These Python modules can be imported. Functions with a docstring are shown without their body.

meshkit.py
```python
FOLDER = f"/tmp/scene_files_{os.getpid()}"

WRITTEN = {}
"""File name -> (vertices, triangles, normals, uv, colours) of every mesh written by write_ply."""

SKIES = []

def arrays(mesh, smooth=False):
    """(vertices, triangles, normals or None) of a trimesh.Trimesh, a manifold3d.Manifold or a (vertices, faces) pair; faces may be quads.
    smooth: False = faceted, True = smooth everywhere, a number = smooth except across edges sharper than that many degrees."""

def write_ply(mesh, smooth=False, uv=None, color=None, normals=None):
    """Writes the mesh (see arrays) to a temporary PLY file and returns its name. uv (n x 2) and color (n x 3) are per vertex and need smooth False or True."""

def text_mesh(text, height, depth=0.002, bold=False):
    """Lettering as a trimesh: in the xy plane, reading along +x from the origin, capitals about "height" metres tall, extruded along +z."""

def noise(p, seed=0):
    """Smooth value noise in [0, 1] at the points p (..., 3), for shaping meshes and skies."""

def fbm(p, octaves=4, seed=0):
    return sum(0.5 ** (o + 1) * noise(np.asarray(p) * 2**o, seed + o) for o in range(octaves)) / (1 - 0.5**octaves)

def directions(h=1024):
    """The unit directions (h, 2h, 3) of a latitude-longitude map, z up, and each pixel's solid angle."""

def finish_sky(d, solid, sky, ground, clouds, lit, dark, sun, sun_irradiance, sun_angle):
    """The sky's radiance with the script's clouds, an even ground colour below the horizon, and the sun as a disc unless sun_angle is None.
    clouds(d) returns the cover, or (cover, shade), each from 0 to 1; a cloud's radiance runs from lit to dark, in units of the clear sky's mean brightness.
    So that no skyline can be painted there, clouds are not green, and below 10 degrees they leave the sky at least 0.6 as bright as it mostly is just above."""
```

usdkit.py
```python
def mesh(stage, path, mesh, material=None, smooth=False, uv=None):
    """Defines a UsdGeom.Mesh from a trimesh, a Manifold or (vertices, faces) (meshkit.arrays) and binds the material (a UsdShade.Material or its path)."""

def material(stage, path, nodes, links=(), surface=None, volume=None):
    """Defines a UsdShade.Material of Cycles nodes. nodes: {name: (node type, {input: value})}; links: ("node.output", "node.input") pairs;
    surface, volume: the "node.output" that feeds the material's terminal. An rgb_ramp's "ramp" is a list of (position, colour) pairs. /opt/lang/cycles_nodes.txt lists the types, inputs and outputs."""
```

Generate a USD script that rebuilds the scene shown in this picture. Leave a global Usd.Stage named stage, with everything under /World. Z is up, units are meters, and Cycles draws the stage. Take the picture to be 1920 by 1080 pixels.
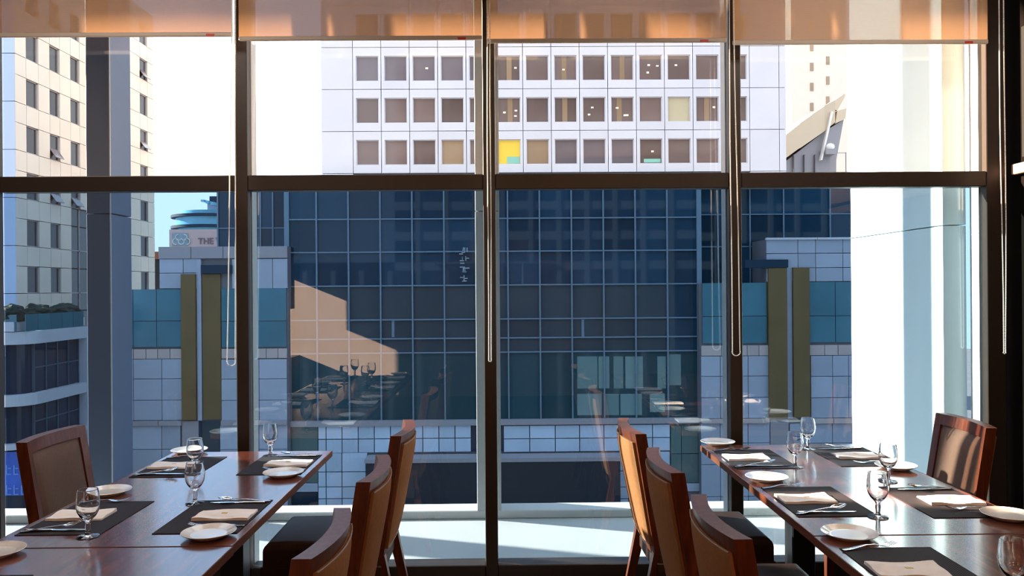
import math, random
import numpy as np
import trimesh
import usdkit, meshkit
from pxr import Usd, UsdGeom, UsdLux, Gf, Sdf, UsdShade, Vt
from shapely.geometry import Polygon

stage = Usd.Stage.CreateInMemory()
UsdGeom.SetStageUpAxis(stage, UsdGeom.Tokens.z)
UsdGeom.SetStageMetersPerUnit(stage, 1.0)
UsdGeom.Xform.Define(stage, "/World")
UsdGeom.Scope.Define(stage, "/World/Looks")
rnd = random.Random(7)

# ------------------------------------------------------------------ camera, sky, sun, fill lights, exposure
FPX, YAW, PITCH, ROLL, EYE = 1519.2, 0.0111, -0.0002, -0.0073, 1.57
_f = np.array([math.sin(YAW) * math.cos(PITCH), math.cos(YAW) * math.cos(PITCH), math.sin(PITCH)])
_r0 = np.array([math.cos(YAW), -math.sin(YAW), 0.0])
_u0 = np.cross(_r0, _f)
_r = _r0 * math.cos(ROLL) + _u0 * math.sin(ROLL)
_u = -_r0 * math.sin(ROLL) + _u0 * math.cos(ROLL)
cam = UsdGeom.Camera.Define(stage, "/World/camera")
M4 = Gf.Matrix4d(*_r, 0, *_u, 0, *(-_f), 0, 0, 0, EYE, 1)
cam.AddTransformOp().Set(M4)
cam.CreateHorizontalApertureAttr(36.0)
cam.CreateVerticalApertureAttr(20.25)
cam.CreateFocalLengthAttr(FPX / 1920 * 36)
cam.CreateClippingRangeAttr((0.05, 2000.0))
cam.CreateExposureAttr(0.0)
cam.CreateFStopAttr(0.0)

SKY = 2.45 / math.pi
dome = UsdLux.DomeLight.Define(stage, "/World/sky")
dome.CreateColorAttr((0.93, 1.0, 1.13))
dome.CreateIntensityAttr(SKY)

SUN_EL, SUN_AZ = math.radians(21.5), math.radians(18.5)     # sun stands to the left, a little beyond the window wall
sun_to = np.array([-math.cos(SUN_AZ) * math.cos(SUN_EL), math.sin(SUN_AZ) * math.cos(SUN_EL), math.sin(SUN_EL)])
sun = UsdLux.DistantLight.Define(stage, "/World/sun")
sun.CreateColorAttr((1.0, 0.73, 0.50))
sun.CreateIntensityAttr(55000.0)
sun.CreateAngleAttr(1.0)
_z = sun_to; _x = np.cross([0, 0, 1.0], _z); _x /= np.linalg.norm(_x); _y = np.cross(_z, _x)
sun.AddTransformOp().Set(Gf.Matrix4d(*_x, 0, *_y, 0, *_z, 0, 0, 0, 0, 1))
# unseen fill lights added for the room: over the tables and behind the viewer
for _i, _lx in enumerate((-1.9, 1.95)):
    _l = UsdLux.RectLight.Define(stage, f"/World/table_light_panel_{_i + 1}")
    _l.CreateWidthAttr(1.4); _l.CreateHeightAttr(0.55); _l.CreateColorAttr((1.0, 0.86, 0.75)); _l.CreateIntensityAttr(11.0)
    _l.AddTranslateOp().Set(Gf.Vec3d(_lx, 3.2, 3.33))
for _i, _lx in enumerate((-1.5, 1.5)):
    _l = UsdLux.RectLight.Define(stage, f"/World/room_strip_lamp_{_i + 1}")
    _l.CreateWidthAttr(1.4); _l.CreateHeightAttr(0.12); _l.CreateColorAttr((1.0, 0.50, 0.24)); _l.CreateIntensityAttr(34.0 if _lx < 0 else 75.0)
    _z = np.array([_lx, -2.5, 2.99]) - np.array([_lx * .5, 2.0, 0.8]); _z /= np.linalg.norm(_z)
    _x = np.cross([0.0, 0.0, 1.0], _z); _x /= np.linalg.norm(_x); _y = np.cross(_z, _x)
    _l.AddTransformOp().Set(Gf.Matrix4d(*_x, 0, *_y, 0, *_z, 0, _lx, -2.5, 2.99, 1))

# ------------------------------------------------------------------ helpers
def lin(r, g, b):
    f = lambda c: (c / 255 / 12.92) if c / 255 < 0.04045 else ((c / 255 + 0.055) / 1.055) ** 2.4
    return (f(r), f(g), f(b))

def ray(px, py):
    return _f + _r * (px - 960) / FPX - _u * (py - 540) / FPX

def at_y(px, py, Y):
    d = ray(px, py); t = Y / d[1]
    return np.array([d[0] * t, Y, EYE + d[2] * t])

def at_x(px, py, X):
    d = ray(px, py); t = X / d[0]
    return np.array([X, d[1] * t, EYE + d[2] * t])

def at_z(px, py, Z):
    d = ray(px, py); t = (Z - EYE) / d[2]
    return np.array([d[0] * t, d[1] * t, Z])

counts = {}
def numbered(parent, name):
    k = (parent, name); n = counts.get(k, 0); counts[k] = n + 1
    return f"{parent}/{name}" if n == 0 else f"{parent}/{name}_{n:03d}"

def pathof(parent):
    return "/World" if parent is None else str(parent.GetPath())

def tag(p, label=None, cat=None, group=None, kind=None):
    for k, v in (("label", label), ("category", cat), ("group", group), ("kind", kind)):
        if v:
            p.SetCustomDataByKey(k, v)
    return p

GROUPS = {"roller_blind": "roller blinds over the window bays", "blind_chain": "bead chains of the blinds", "dining_table": "dark dining tables in two rows", "dining_chair": "dining chairs at the two tables",
          "placemat": "placemats on the tables", "bread_plate": "bread plates on the tables", "napkin": "folded napkins on the placemats", "fork": "forks on the tables", "knife": "knives on the tables",
          "spoon": "spoons on the tables", "water_goblet": "goblets on the tables", "terrace_column": "columns on the terrace", "roof_shrub": "shrubs on the podium roof"}
def thing(name, label, cat, loc=(0, 0, 0), rotz=0.0, group=None, kind=None):
    x = UsdGeom.Xform.Define(stage, numbered("/World", name))
    x.AddTranslateOp().Set(Gf.Vec3d(*map(float, loc)))
    x.AddRotateZOp().Set(float(rotz))
    return tag(x.GetPrim(), label, cat, group or GROUPS.get(name), kind)

def obj(name, mesh, mat, parent=None, smooth=False):
    m = usdkit.mesh(stage, numbered(pathof(parent), name), mesh, mat, smooth)
    return m.GetPrim()

def dup(src, label, loc, rotz):
    was = src.GetCustomData()
    r = thing(src.GetName().rstrip("0123456789").rstrip("_"), label, was["category"], loc, rotz, was.get("group"))
    r.GetReferences().AddInternalReference(src.GetPath())
    r.SetInstanceable(True)
    return r

def struct(name, mesh, mat, label=None):
    return tag(obj(name, mesh, mat), label, None, None, "structure")

BOXF = np.array([[0, 3, 2, 1], [4, 5, 6, 7], [0, 1, 5, 4], [1, 2, 6, 5], [2, 3, 7, 6], [3, 0, 4, 7]])
class MB:
    def __init__(s):
        s.v, s.f, s.n = [], [], 0
    def add(s, v, f):
        f = np.asarray(f)
        if f.shape[1] == 4:
            f = np.vstack([f[:, [0, 1, 2]], f[:, [0, 2, 3]]])
        s.v.append(np.asarray(v, float)); s.f.append(f + s.n); s.n += len(v)
        return s
    def box(s, x0, x1, y0, y1, z0, z1):
        return s.add([[x0, y0, z0], [x1, y0, z0], [x1, y1, z0], [x0, y1, z0], [x0, y0, z1], [x1, y0, z1], [x1, y1, z1], [x0, y1, z1]], BOXF)
    def tri(s, m):
        return s.add(m.vertices, m.faces)
    def mesh(s):
        return np.vstack(s.v), np.vstack(s.f)
    def tm(s):
        return trimesh.Trimesh(*s.mesh(), process=False)

def bx(x0, x1, y0, y1, z0, z1):
    return MB().box(min(x0, x1), max(x0, x1), min(y0, y1), max(y0, y1), min(z0, z1), max(z0, z1)).mesh()

def cbox(x0, x1, y0, y1, z0, z1, c=0.004):
    """box with chamfered edges"""
    pts = []
    for ax in range(3):
        lo = [x0, y0, z0]; hi = [x1, y1, z1]
        for k in range(3):
            if k != ax:
                lo[k] += c; hi[k] -= c
        for i in (0, 1):
            for j in (0, 1):
                for k in (0, 1):
                    pts.append([(lo, hi)[i][0], (lo, hi)[j][1], (lo, hi)[k][2]])
    h = trimesh.convex.convex_hull(np.array(pts))
    return h

def sheet(P):
    """closed solid from grid P[i,j,k(2 sides),3]"""
    n, m = P.shape[:2]
    idx = np.arange(n * m * 2).reshape(n, m, 2)
    q = []
    for i in range(n - 1):
        for j in range(m - 1):
            q.append([idx[i, j, 0], idx[i, j + 1, 0], idx[i + 1, j + 1, 0], idx[i + 1, j, 0]])
            q.append([idx[i, j, 1], idx[i + 1, j, 1], idx[i + 1, j + 1, 1], idx[i, j + 1, 1]])
    for i in range(n - 1):
        q.append([idx[i, 0, 0], idx[i + 1, 0, 0], idx[i + 1, 0, 1], idx[i, 0, 1]])
        q.append([idx[i, m - 1, 0], idx[i, m - 1, 1], idx[i + 1, m - 1, 1], idx[i + 1, m - 1, 0]])
    for j in range(m - 1):
        q.append([idx[0, j, 0], idx[0, j, 1], idx[0, j + 1, 1], idx[0, j + 1, 0]])
        q.append([idx[n - 1, j, 0], idx[n - 1, j + 1, 0], idx[n - 1, j + 1, 1], idx[n - 1, j, 1]])
    q = np.array(q)
    v = P.reshape(-1, 3)
    t = trimesh.Trimesh(v, np.vstack([q[:, [0, 1, 2]], q[:, [0, 2, 3]]]), process=False)
    if t.volume < 0:
        t.invert()
    return t

def lathe(profile, n=40):
    p = np.array(profile, float); k = len(p)
    a = np.arange(n) * 2 * np.pi / n
    v = np.stack([p[None, :, 0] * np.cos(a)[:, None], p[None, :, 0] * np.sin(a)[:, None], np.broadcast_to(p[None, :, 1], (n, k))], -1).reshape(-1, 3)
    q = [[i * k + j, ((i + 1) % n) * k + j, ((i + 1) % n) * k + j + 1, i * k + j + 1] for i in range(n) for j in range(k - 1)]
    q = np.array(q)
    t = trimesh.Trimesh(v, np.vstack([q[:, [0, 1, 2]], q[:, [0, 2, 3]]]), process=True)
    t.update_faces(t.nondegenerate_faces())
    return t

def mat(name, nodes, links=(), surface="p.BSDF"):
    return usdkit.material(stage, f"/World/Looks/{name}", nodes, links, surface=surface)

def plain(name, color, rough=0.5, metallic=0.0, spec=0.5, vary=0.0, noise=0.0, scale=6.0, coat=0.0, bump=0.0, stretch=(1, 1, 1)):
    """principled with a procedural tone variation (per object and by noise) and fine relief"""
    n = {"p": ("principled_bsdf", {"base_color": color, "roughness": rough, "metallic": metallic, "specular_ior_level": spec, "coat_weight": coat, "coat_roughness": 0.06})}
    l = []
    src = None
    if noise:
        n |= {"tc": ("texture_coordinate", {}), "mp": ("mapping", {"scale": stretch}), "nz": ("noise_texture", {"scale": scale, "detail": 4.0}),
              "rp": ("rgb_ramp", {"ramp": [(0.25, tuple(c * (1 - noise) for c in color)), (0.75, tuple(min(1, c * (1 + noise)) for c in color))]})}
        l += [("tc.object", "mp.vector"), ("mp.vector", "nz.vector"), ("nz.fac", "rp.fac")]
        src = "rp.color"
        if bump:
            n["b"] = ("bump", {"strength": bump, "distance": 0.002})
            l += [("nz.fac", "b.height"), ("b.normal", "p.normal")]
    if vary:
        n |= {"oi": ("object_info", {}), "mr": ("map_range", {"from_min": 0.0, "from_max": 1.0, "to_min": 1 - vary, "to_max": 1 + vary}), "h": ("hsv", {"color": color})}
        l += [("oi.random", "mr.value"), ("mr.result", "h.value")]
        if src:
            l.append((src, "h.color"))
        src = "h.color"
    if src:
        l.append((src, "p.base_color"))
    return mat(name, n, l)

def coated_pane(name, tint, fac):
    """solar-control glass: a tinted sheet with a mirror coating of constant strength"""
    return mat(name, {"t": ("transparent_bsdf", {"color": tint}), "g": ("glossy_bsdf", {"color": (1, 1, 1), "roughness": 0.0}), "m": ("mix_closure", {"fac": fac})},
               [("t.BSDF", "m.closure1"), ("g.BSDF", "m.closure2")], surface="m.closure")

# ------------------------------------------------------------------ materials
M = {}
M["wood"] = mat("table_wood", {
    "tc": ("texture_coordinate", {}), "mp": ("mapping", {"scale": (14, 0.9, 14)}), "nz": ("noise_texture", {"scale": 3.0, "detail": 6.0, "roughness": 0.62, "distortion": 0.6}),
    "rp": ("rgb_ramp", {"ramp": [(0.3, (0.085, 0.016, 0.008)), (0.55, (0.165, 0.034, 0.015)), (0.75, (0.22, 0.052, 0.022))]}),
    "p": ("principled_bsdf", {"roughness": 0.22, "specular_ior_level": 0.8, "coat_weight": 1.0, "coat_roughness": 0.12, "coat_ior": 1.6})},
    [("tc.object", "mp.vector"), ("mp.vector", "nz.vector"), ("nz.fac", "rp.fac"), ("rp.color", "p.base_color")])
M["chair_wood"] = mat("chair_wood", {
    "tc": ("texture_coordinate", {}), "mp": ("mapping", {"scale": (20, 20, 2.2)}), "nz": ("noise_texture", {"scale": 3.0, "detail": 5.0, "distortion": 0.5}),
    "rp": ("rgb_ramp", {"ramp": [(0.3, (0.070, 0.015, 0.006)), (0.7, (0.165, 0.038, 0.013))]}),
    "p": ("principled_bsdf", {"roughness": 0.35, "specular_ior_level": 0.4, "coat_weight": 0.0, "coat_roughness": 0.15})},
    [("tc.object", "mp.vector"), ("mp.vector", "nz.vector"), ("nz.fac", "rp.fac"), ("rp.color", "p.base_color")])
M["edge_wood"] = plain("edge_wood", (0.13, 0.040, 0.018), 0.6, spec=0.15, noise=0.15, scale=8)
M["tan_leather"] = plain("tan_leather", (0.31, 0.132, 0.054), 0.85, spec=0.04, noise=0.10, scale=60, bump=0.15)
M["brown_leather"] = plain("brown_leather", (0.125, 0.065, 0.041), 0.55, spec=0.2, noise=0.10, scale=60, bump=0.15)
M["seat_leather"] = plain("seat_leather", (0.048, 0.023, 0.016), 0.5, spec=0.25, noise=0.12, scale=60, bump=0.15)
M["piping"] = plain("piping", (0.25, 0.13, 0.06), 0.45)
M["black_metal"] = plain("black_metal", (0.012, 0.012, 0.014), 0.35)
M["steel"] = plain("cutlery_steel", (0.72, 0.70, 0.68), 0.13, metallic=1.0)
M["china"] = plain("white_china", (0.80, 0.77, 0.73), 0.12, coat=0.5)
M["cloth"] = plain("napkin_cloth", (0.86, 0.80, 0.77), 0.85, noise=0.05, scale=40, bump=0.1)
M["gold_thread"] = plain("gold_thread", (0.62, 0.42, 0.16), 0.5)
M["mat"] = mat("placemat_weave", {
    "tc": ("texture_coordinate", {}), "ck": ("checker_texture", {"scale": 260.0, "color1": (0.016, 0.014, 0.02), "color2": (0.05, 0.045, 0.052)}),
    "p": ("principled_bsdf", {"roughness": 0.75, "specular_ior_level": 0.12}), "b": ("bump", {"strength": 0.4, "distance": 0.001})},
    [("tc.object", "ck.vector"), ("ck.color", "p.base_color"), ("ck.fac", "b.height"), ("b.normal", "p.normal")])
M["glass"] = mat("goblet_glass", {"g": ("glass_bsdf", {"color": (1, 1, 1), "roughness": 0.0, "IOR": 1.47})}, surface="g.BSDF")
M["frame"] = plain("bronze_frame", (0.020, 0.012, 0.008), 0.45, noise=0.1, scale=30)
M["alu"] = plain("pale_aluminium", (0.38, 0.39, 0.40), 0.4, noise=0.03, scale=10)
M["clear_pane"] = coated_pane("clear_pane", (0.98, 0.98, 0.975), 0.045)
TINT = (0.25, 0.37, 0.49)
M["tint_pane"] = coated_pane("blue_tinted_pane", tuple(math.sqrt(c) / 0.89 for c in TINT), 0.11)
M["blind"] = mat("blind_fabric", {
    "tc": ("texture_coordinate", {}), "wv": ("wave_texture", {"scale": 160.0, "bands_direction": "z"}),
    "rp": ("rgb_ramp", {"ramp": [(0.0, (0.29, 0.162, 0.085)), (1.0, (0.34, 0.195, 0.106))]}),
    "d": ("diffuse_bsdf", {}), "t": ("translucent_bsdf", {}), "tr": ("transparent_bsdf", {"color": (0.45, 0.72, 1.0)}),
    "m1": ("mix_closure", {"fac": 0.45}), "m2": ("mix_closure", {"fac": 0.065})},
    [("tc.object", "wv.vector"), ("wv.fac", "rp.fac"), ("rp.color", "d.color"), ("rp.color", "t.color"), ("d.BSDF", "m1.closure1"), ("t.BSDF", "m1.closure2"),
     ("m1.closure", "m2.closure1"), ("tr.BSDF", "m2.closure2")], surface="m2.closure")
M["hem"] = plain("blind_hem", (0.42, 0.36, 0.30), 0.5)
M["red"] = plain("red_tag", (0.50, 0.03, 0.02), 0.5)
M["bead"] = plain("chain_bead", (0.80, 0.78, 0.74), 0.3)
M["wall"] = plain("beige_wall", (0.48, 0.38, 0.33), 0.8, noise=0.05, scale=3)
M["ceiling"] = plain("ceiling_paint", (0.22, 0.20, 0.18), 0.9, noise=0.03)
M["dark_wall"] = plain("dark_wall", (0.005, 0.004, 0.0035), 0.9, spec=0.03, noise=0.1)
M["carpet"] = plain("carpet", (0.030, 0.020, 0.017), 0.95, noise=0.3, scale=40)
M["terrace"] = plain("terrace_floor", (0.42, 0.42, 0.42), 0.7, noise=0.04, scale=3)
M["fin"] = plain("white_cladding", (0.74, 0.86, 0.87), 0.5, noise=0.03, scale=2, stretch=(1, 3, 0.2))
M["kerb"] = plain("kerb_stone", (0.50, 0.50, 0.50), 0.7, noise=0.04)
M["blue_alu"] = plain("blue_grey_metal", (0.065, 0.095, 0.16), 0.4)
M["ground"] = plain("street", (0.16, 0.16, 0.17), 0.9, noise=0.2, scale=0.3)
# exterior
M["stone"] = plain("blue_stone", (0.38, 0.42, 0.50), 0.7, vary=0.09, noise=0.06, scale=0.6)
M["pink_stone"] = plain("pink_stone", (0.50, 0.42, 0.40), 0.7, vary=0.08)
M["grey_stone"] = plain("grey_stone", (0.33, 0.31, 0.33), 0.7)
M["white_panel"] = plain("white_panel", (0.60, 0.61, 0.66), 0.6, vary=0.03, noise=0.03, scale=0.4)
M["sunlit_cream_panel"] = plain("sunlit_cream_panel", (0.66, 0.61, 0.52), 0.6, vary=0.03, noise=0.04, scale=0.5)  # cream puts warm sunlight into the colour of the left tower's long face
M["blue_panel"] = plain("blue_panel", (0.33, 0.42, 0.58), 0.5, vary=0.04)  # on the left tower's front end this blue stands for shade
M["joint"] = plain("joint_grey", (0.16, 0.16, 0.18), 0.8)
M["pane_brown"] = plain("office_pane_brown", (0.155, 0.110, 0.100), 0.08, vary=0.25)
M["pane_violet"] = plain("office_pane_violet", (0.16, 0.135, 0.15), 0.08, vary=0.2)
M["pane_tan"] = plain("office_pane_tan", (0.30, 0.21, 0.13), 0.08, vary=0.1)
M["pane_yellow"] = plain("office_pane_yellow", (0.80, 0.58, 0.07), 0.2)
M["pane_teal"] = plain("office_pane_teal", (0.25, 0.55, 0.45), 0.2)
M["pane_cream"] = plain("office_pane_cream", (0.50, 0.45, 0.30), 0.2)
M["lamp"] = mat("office_lamp", {"e": ("emission", {"color": (1, 0.85, 0.6), "strength": 3.0})}, surface="e.emission")
M["curtain_glass"] = plain("curtain_glass", (0.012, 0.045, 0.080), 0.03, spec=0.3, vary=0.35)
M["curtain_slate"] = plain("curtain_slate", (0.036, 0.060, 0.078), 0.10, spec=0.3, vary=0.10)
M["curtain_teal"] = plain("curtain_teal", (0.022, 0.070, 0.088), 0.05, spec=0.3, vary=0.15)
M["curtain_pale"] = plain("curtain_pale", (0.16, 0.27, 0.27), 0.15, vary=0.15)
M["mullion_grey"] = plain("mullion_grey", (0.15, 0.23, 0.30), 0.4)
M["teal"] = plain("teal_glass", (0.06, 0.19, 0.25), 0.15, vary=0.08, noise=0.15, scale=0.35)
M["gold"] = plain("gold_panel", (0.17, 0.115, 0.05), 0.6, spec=0.2, noise=0.12, scale=0.5)
M["tile"] = plain("pale_tile", (0.52, 0.62, 0.74), 0.4, vary=0.12, noise=0.08, scale=0.6)
M["dark_box"] = plain("dark_box", (0.012, 0.020, 0.030), 0.6)
M["green_glass"] = plain("green_glass", (0.07, 0.14, 0.14), 0.1, vary=0.15)
M["dark_glass"] = plain("dark_glass", (0.014, 0.026, 0.048), 0.06, spec=0.3, vary=0.25)
M["concrete"] = plain("podium_band", (0.42, 0.45, 0.50), 0.7, vary=0.06, noise=0.06, scale=0.8)
M["podium_frame"] = plain("podium_frame", (0.05, 0.085, 0.12), 0.5)
M["strip_glass"] = plain("strip_glass", (0.085, 0.095, 0.092), 0.15, spec=0.25, vary=0.15)
M["tower_pane"] = plain("tower_pane", (0.045, 0.050, 0.052), 0.15, spec=0.25, vary=0.3)
M["leaf"] = plain("shrub_leaf", (0.022, 0.035, 0.03), 0.8, spec=0.1, noise=0.3, scale=4)
M["brick"] = plain("brick_red", (0.42, 0.14, 0.07), 0.8)
M["poster"] = plain("poster_blue", (0.02, 0.09, 0.45), 0.4, noise=0.25, scale=0.6)
M["poster_ink"] = plain("poster_ink", (0.12, 0.25, 0.62), 0.4)
M["cyan_glass"] = plain("cyan_glass", (0.16, 0.46, 0.62), 0.12, vary=0.1, noise=0.2, scale=0.3)
M["navy"] = plain("navy_metal", (0.02, 0.045, 0.075), 0.7, spec=0.1)
M["pink_wall"] = plain("pink_wall", (0.60, 0.44, 0.42), 0.7)
M["ink"] = plain("sign_ink", (0.22, 0.16, 0.18), 0.6)
M["reflected_sign_pale"] = plain("reflected_sign_pale", (0.34, 0.40, 0.44), 0.6)
M["emblem"] = plain("emblem_pale", (0.60, 0.68, 0.68), 0.5)
M["emblem_back"] = plain("emblem_back", (0.28, 0.36, 0.42), 0.6)
M["roof_beige"] = plain("roof_beige", (0.60, 0.50, 0.36), 0.6, vary=0.05)
M["roof_grey"] = plain("roof_grey", (0.30, 0.30, 0.33), 0.6, vary=0.1)
M["dish"] = plain("dish_white", (0.8, 0.8, 0.78), 0.4)
M["own_band"] = plain("own_band", (0.30, 0.36, 0.42), 0.6)
M["own_dark"] = plain("own_dark", (0.025, 0.025, 0.03), 0.3)

# ------------------------------------------------------------------ room shell
DW = 4.33                         # inner face of the window wall
ZC = 3.35
XL, XR, YB = -2.95, 2.76, -3.0
struct("floor", bx(XL - .2, XR + .2, YB - .2, DW + .2, -0.12, 0.0), M["carpet"], "dark carpet floor of the dining room")
struct("ceiling", bx(XL - .2, XR + .2, YB - .2, DW + .09, ZC, ZC + 0.15), M["ceiling"], "plain painted ceiling above the dining room")
wl = MB()                        # with a small window by the back corner, seen only mirrored in the glass
wl.box(XL - 0.10, XL, -2.50, DW + .15, 0, ZC).box(XL - 0.10, XL, YB, -2.50, 0, 0.62).box(XL - 0.10, XL, YB, -2.50, 1.72, ZC).box(XL - 0.10, XL, -2.74, -2.50, 1.30, 1.72)
struct("wall_left", wl.mesh(), plain("brown_wall", (0.10, 0.065, 0.05), 0.8, noise=0.05, scale=3), "brown wall on the left of the dining room")
struct("wall_back", bx(XL - .18, XR + .18, YB - 0.18, YB, 0, ZC), M["wall"], "beige wall behind the tables")
wr = thing("wall_right", "dark wall at the right end of the window wall", None, kind="structure")
obj("wall_panel", bx(XR, XR + 0.18, YB, DW + .15, 0, ZC), M["dark_wall"], wr)
tr = thing("trim", "pale pink rail on the dark wall beside the last blind", None, kind="structure")
obj("rail", cbox(XR - 0.035, XR, 2.0, DW - 0.02, 2.155, 2.21, 0.004), plain("rail_pink", (0.30, 0.20, 0.165), 0.5), tr)
obj("wall_glass", cbox(XR - 0.012, XR, 2.0, DW - 0.075, 2.24, 2.93, 0.003), plain("wall_glass", (0.02, 0.021, 0.022), 0.3, spec=0.2), tr)

# mullions (dark bronze inside, pale aluminium outside), transoms, sill rails
PM, X0 = 1.3195, -0.070
mx = [X0 + k * PM for k in (-2, -1, 0, 1, 2)]
mx[4] = 2.656
MW = 0.033
mull_lab = ["bronze window mullion at the left edge of the picture", "bronze window mullion at the window end of the left table", "central bronze window mullion between the two rows of chairs",
            "bronze window mullion at the window end of the right table", "wide bronze corner mullion beside the dark right wall"]
for k, x in enumerate(mx):
    w = MW if k < 4 else 0.05
    t = thing("mullion", mull_lab[k], None, kind="structure")
    obj("inner_profile", cbox(x - w, x + w, DW, DW + 0.045, 0.0, ZC, 0.003), M["frame"], t)
    if k:
        obj("outer_profile", bx(x - w, x + w, DW + 0.075, DW + 0.16, 0.0, ZC), M["alu"], t)
ZT0, ZT1, ZS = 2.098, 2.180, 0.088
win_lab = ["left end window bay behind the left dining table", "window bay left of the central mullion", "window bay right of the central mullion", "right end window bay behind the right dining table"]
for k in range(4):
    x0, x1 = mx[k] + MW, mx[k + 1] - (MW if k < 3 else 0.05)
    t = tag(UsdGeom.Xform.Define(stage, f"/World/window_{k + 1}").GetPrim(), win_lab[k], None, None, "structure")
    obj("transom", cbox(x0, x1, DW + 0.002, DW + 0.075, ZT0, ZT1, 0.004), M["frame"], t)
    obj("sill_rail", cbox(x0, x1, DW + 0.002, DW + 0.12, 0.0, ZS, 0.004), M["frame"], t)
    obj("upper_pane", bx(x0, x1, DW + 0.048, DW + 0.056, ZT1 - 0.01, ZC), M["clear_pane"], t)
    obj("lower_pane", bx(x0, x1, DW + 0.048, DW + 0.056, ZS - 0.01, ZT0 + 0.01), M["tint_pane"], t)

# ------------------------------------------------------------------ roller blinds and chains
YBL = 4.22
blind_spec = [(-30, 436, 63.5, 395), (448, 904, 70, 866), (913, 1362, 74.5, 1320), (1374, 1852, 77.5, 1815)]
blab = ["beige roller blind at the far left with a blue-grey patch of sky behind it", "beige roller blind second from the left, with a warm strip along its hem",
        "beige roller blind showing the dark office windows behind it", "sunlit orange-beige roller blind at the far right"]
clab = ["white bead chain hanging in front of the mullion at the left table", "narrow white bead chain hanging on the central mullion",
        "white bead chain hanging on the mullion at the right table", "sunlit white bead chain beside the dark right wall"]
chain_px = [(436.5, 443, 434, 686), (914.5, 920, 919, 678), (1369, 1377, 1380.5, 667), (1875, 1884, 1884, 663)]
for k, (a, b, y, tg) in enumerate(blind_spec):
    p0, p1 = at_y(a, y, YBL), at_y(b, y, YBL)
    zb = (p0[2] + p1[2]) / 2
    t = thing("roller_blind", blab[k], "roller blind", ((p0[0] + p1[0]) / 2, YBL, zb))
    h = (p1[0] - p0[0]) / 2
    nx = 24
    xs = np.linspace(-h, h, nx)
    yy = 0.003 * np.sin(xs * 5 + k)
    top = ZC - 0.07 - zb
    v = np.vstack([np.stack([xs, yy, np.zeros(nx)], 1), np.stack([xs, yy, np.full(nx, top)], 1)])
    obj("fabric", (v, np.array([[i, i + 1, nx + i + 1, nx + i] for i in range(nx - 1)])), M["blind"], t)
    obj("hem_bar", cbox(-h, h, -0.008, 0.008, -0.016, 0.006, 0.003), M["hem"], t)
    xt = at_y(tg, y, YBL)[0] - (p0[0] + p1[0]) / 2
    obj("hem_tag", cbox(xt - 0.021, xt + 0.021, -0.011, -0.007, -0.017, -0.004, 0.001), M["red"], t)
    obj("roller_tube", trimesh.creation.cylinder(0.03, 2 * h, transform=trimesh.transformations.translation_matrix([0, 0.03, top]) @ trimesh.transformations.rotation_matrix(math.pi / 2, [0, 1, 0])), M["hem"], t, smooth=40)
bead = trimesh.creation.icosphere(1, 0.0036)
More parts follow.
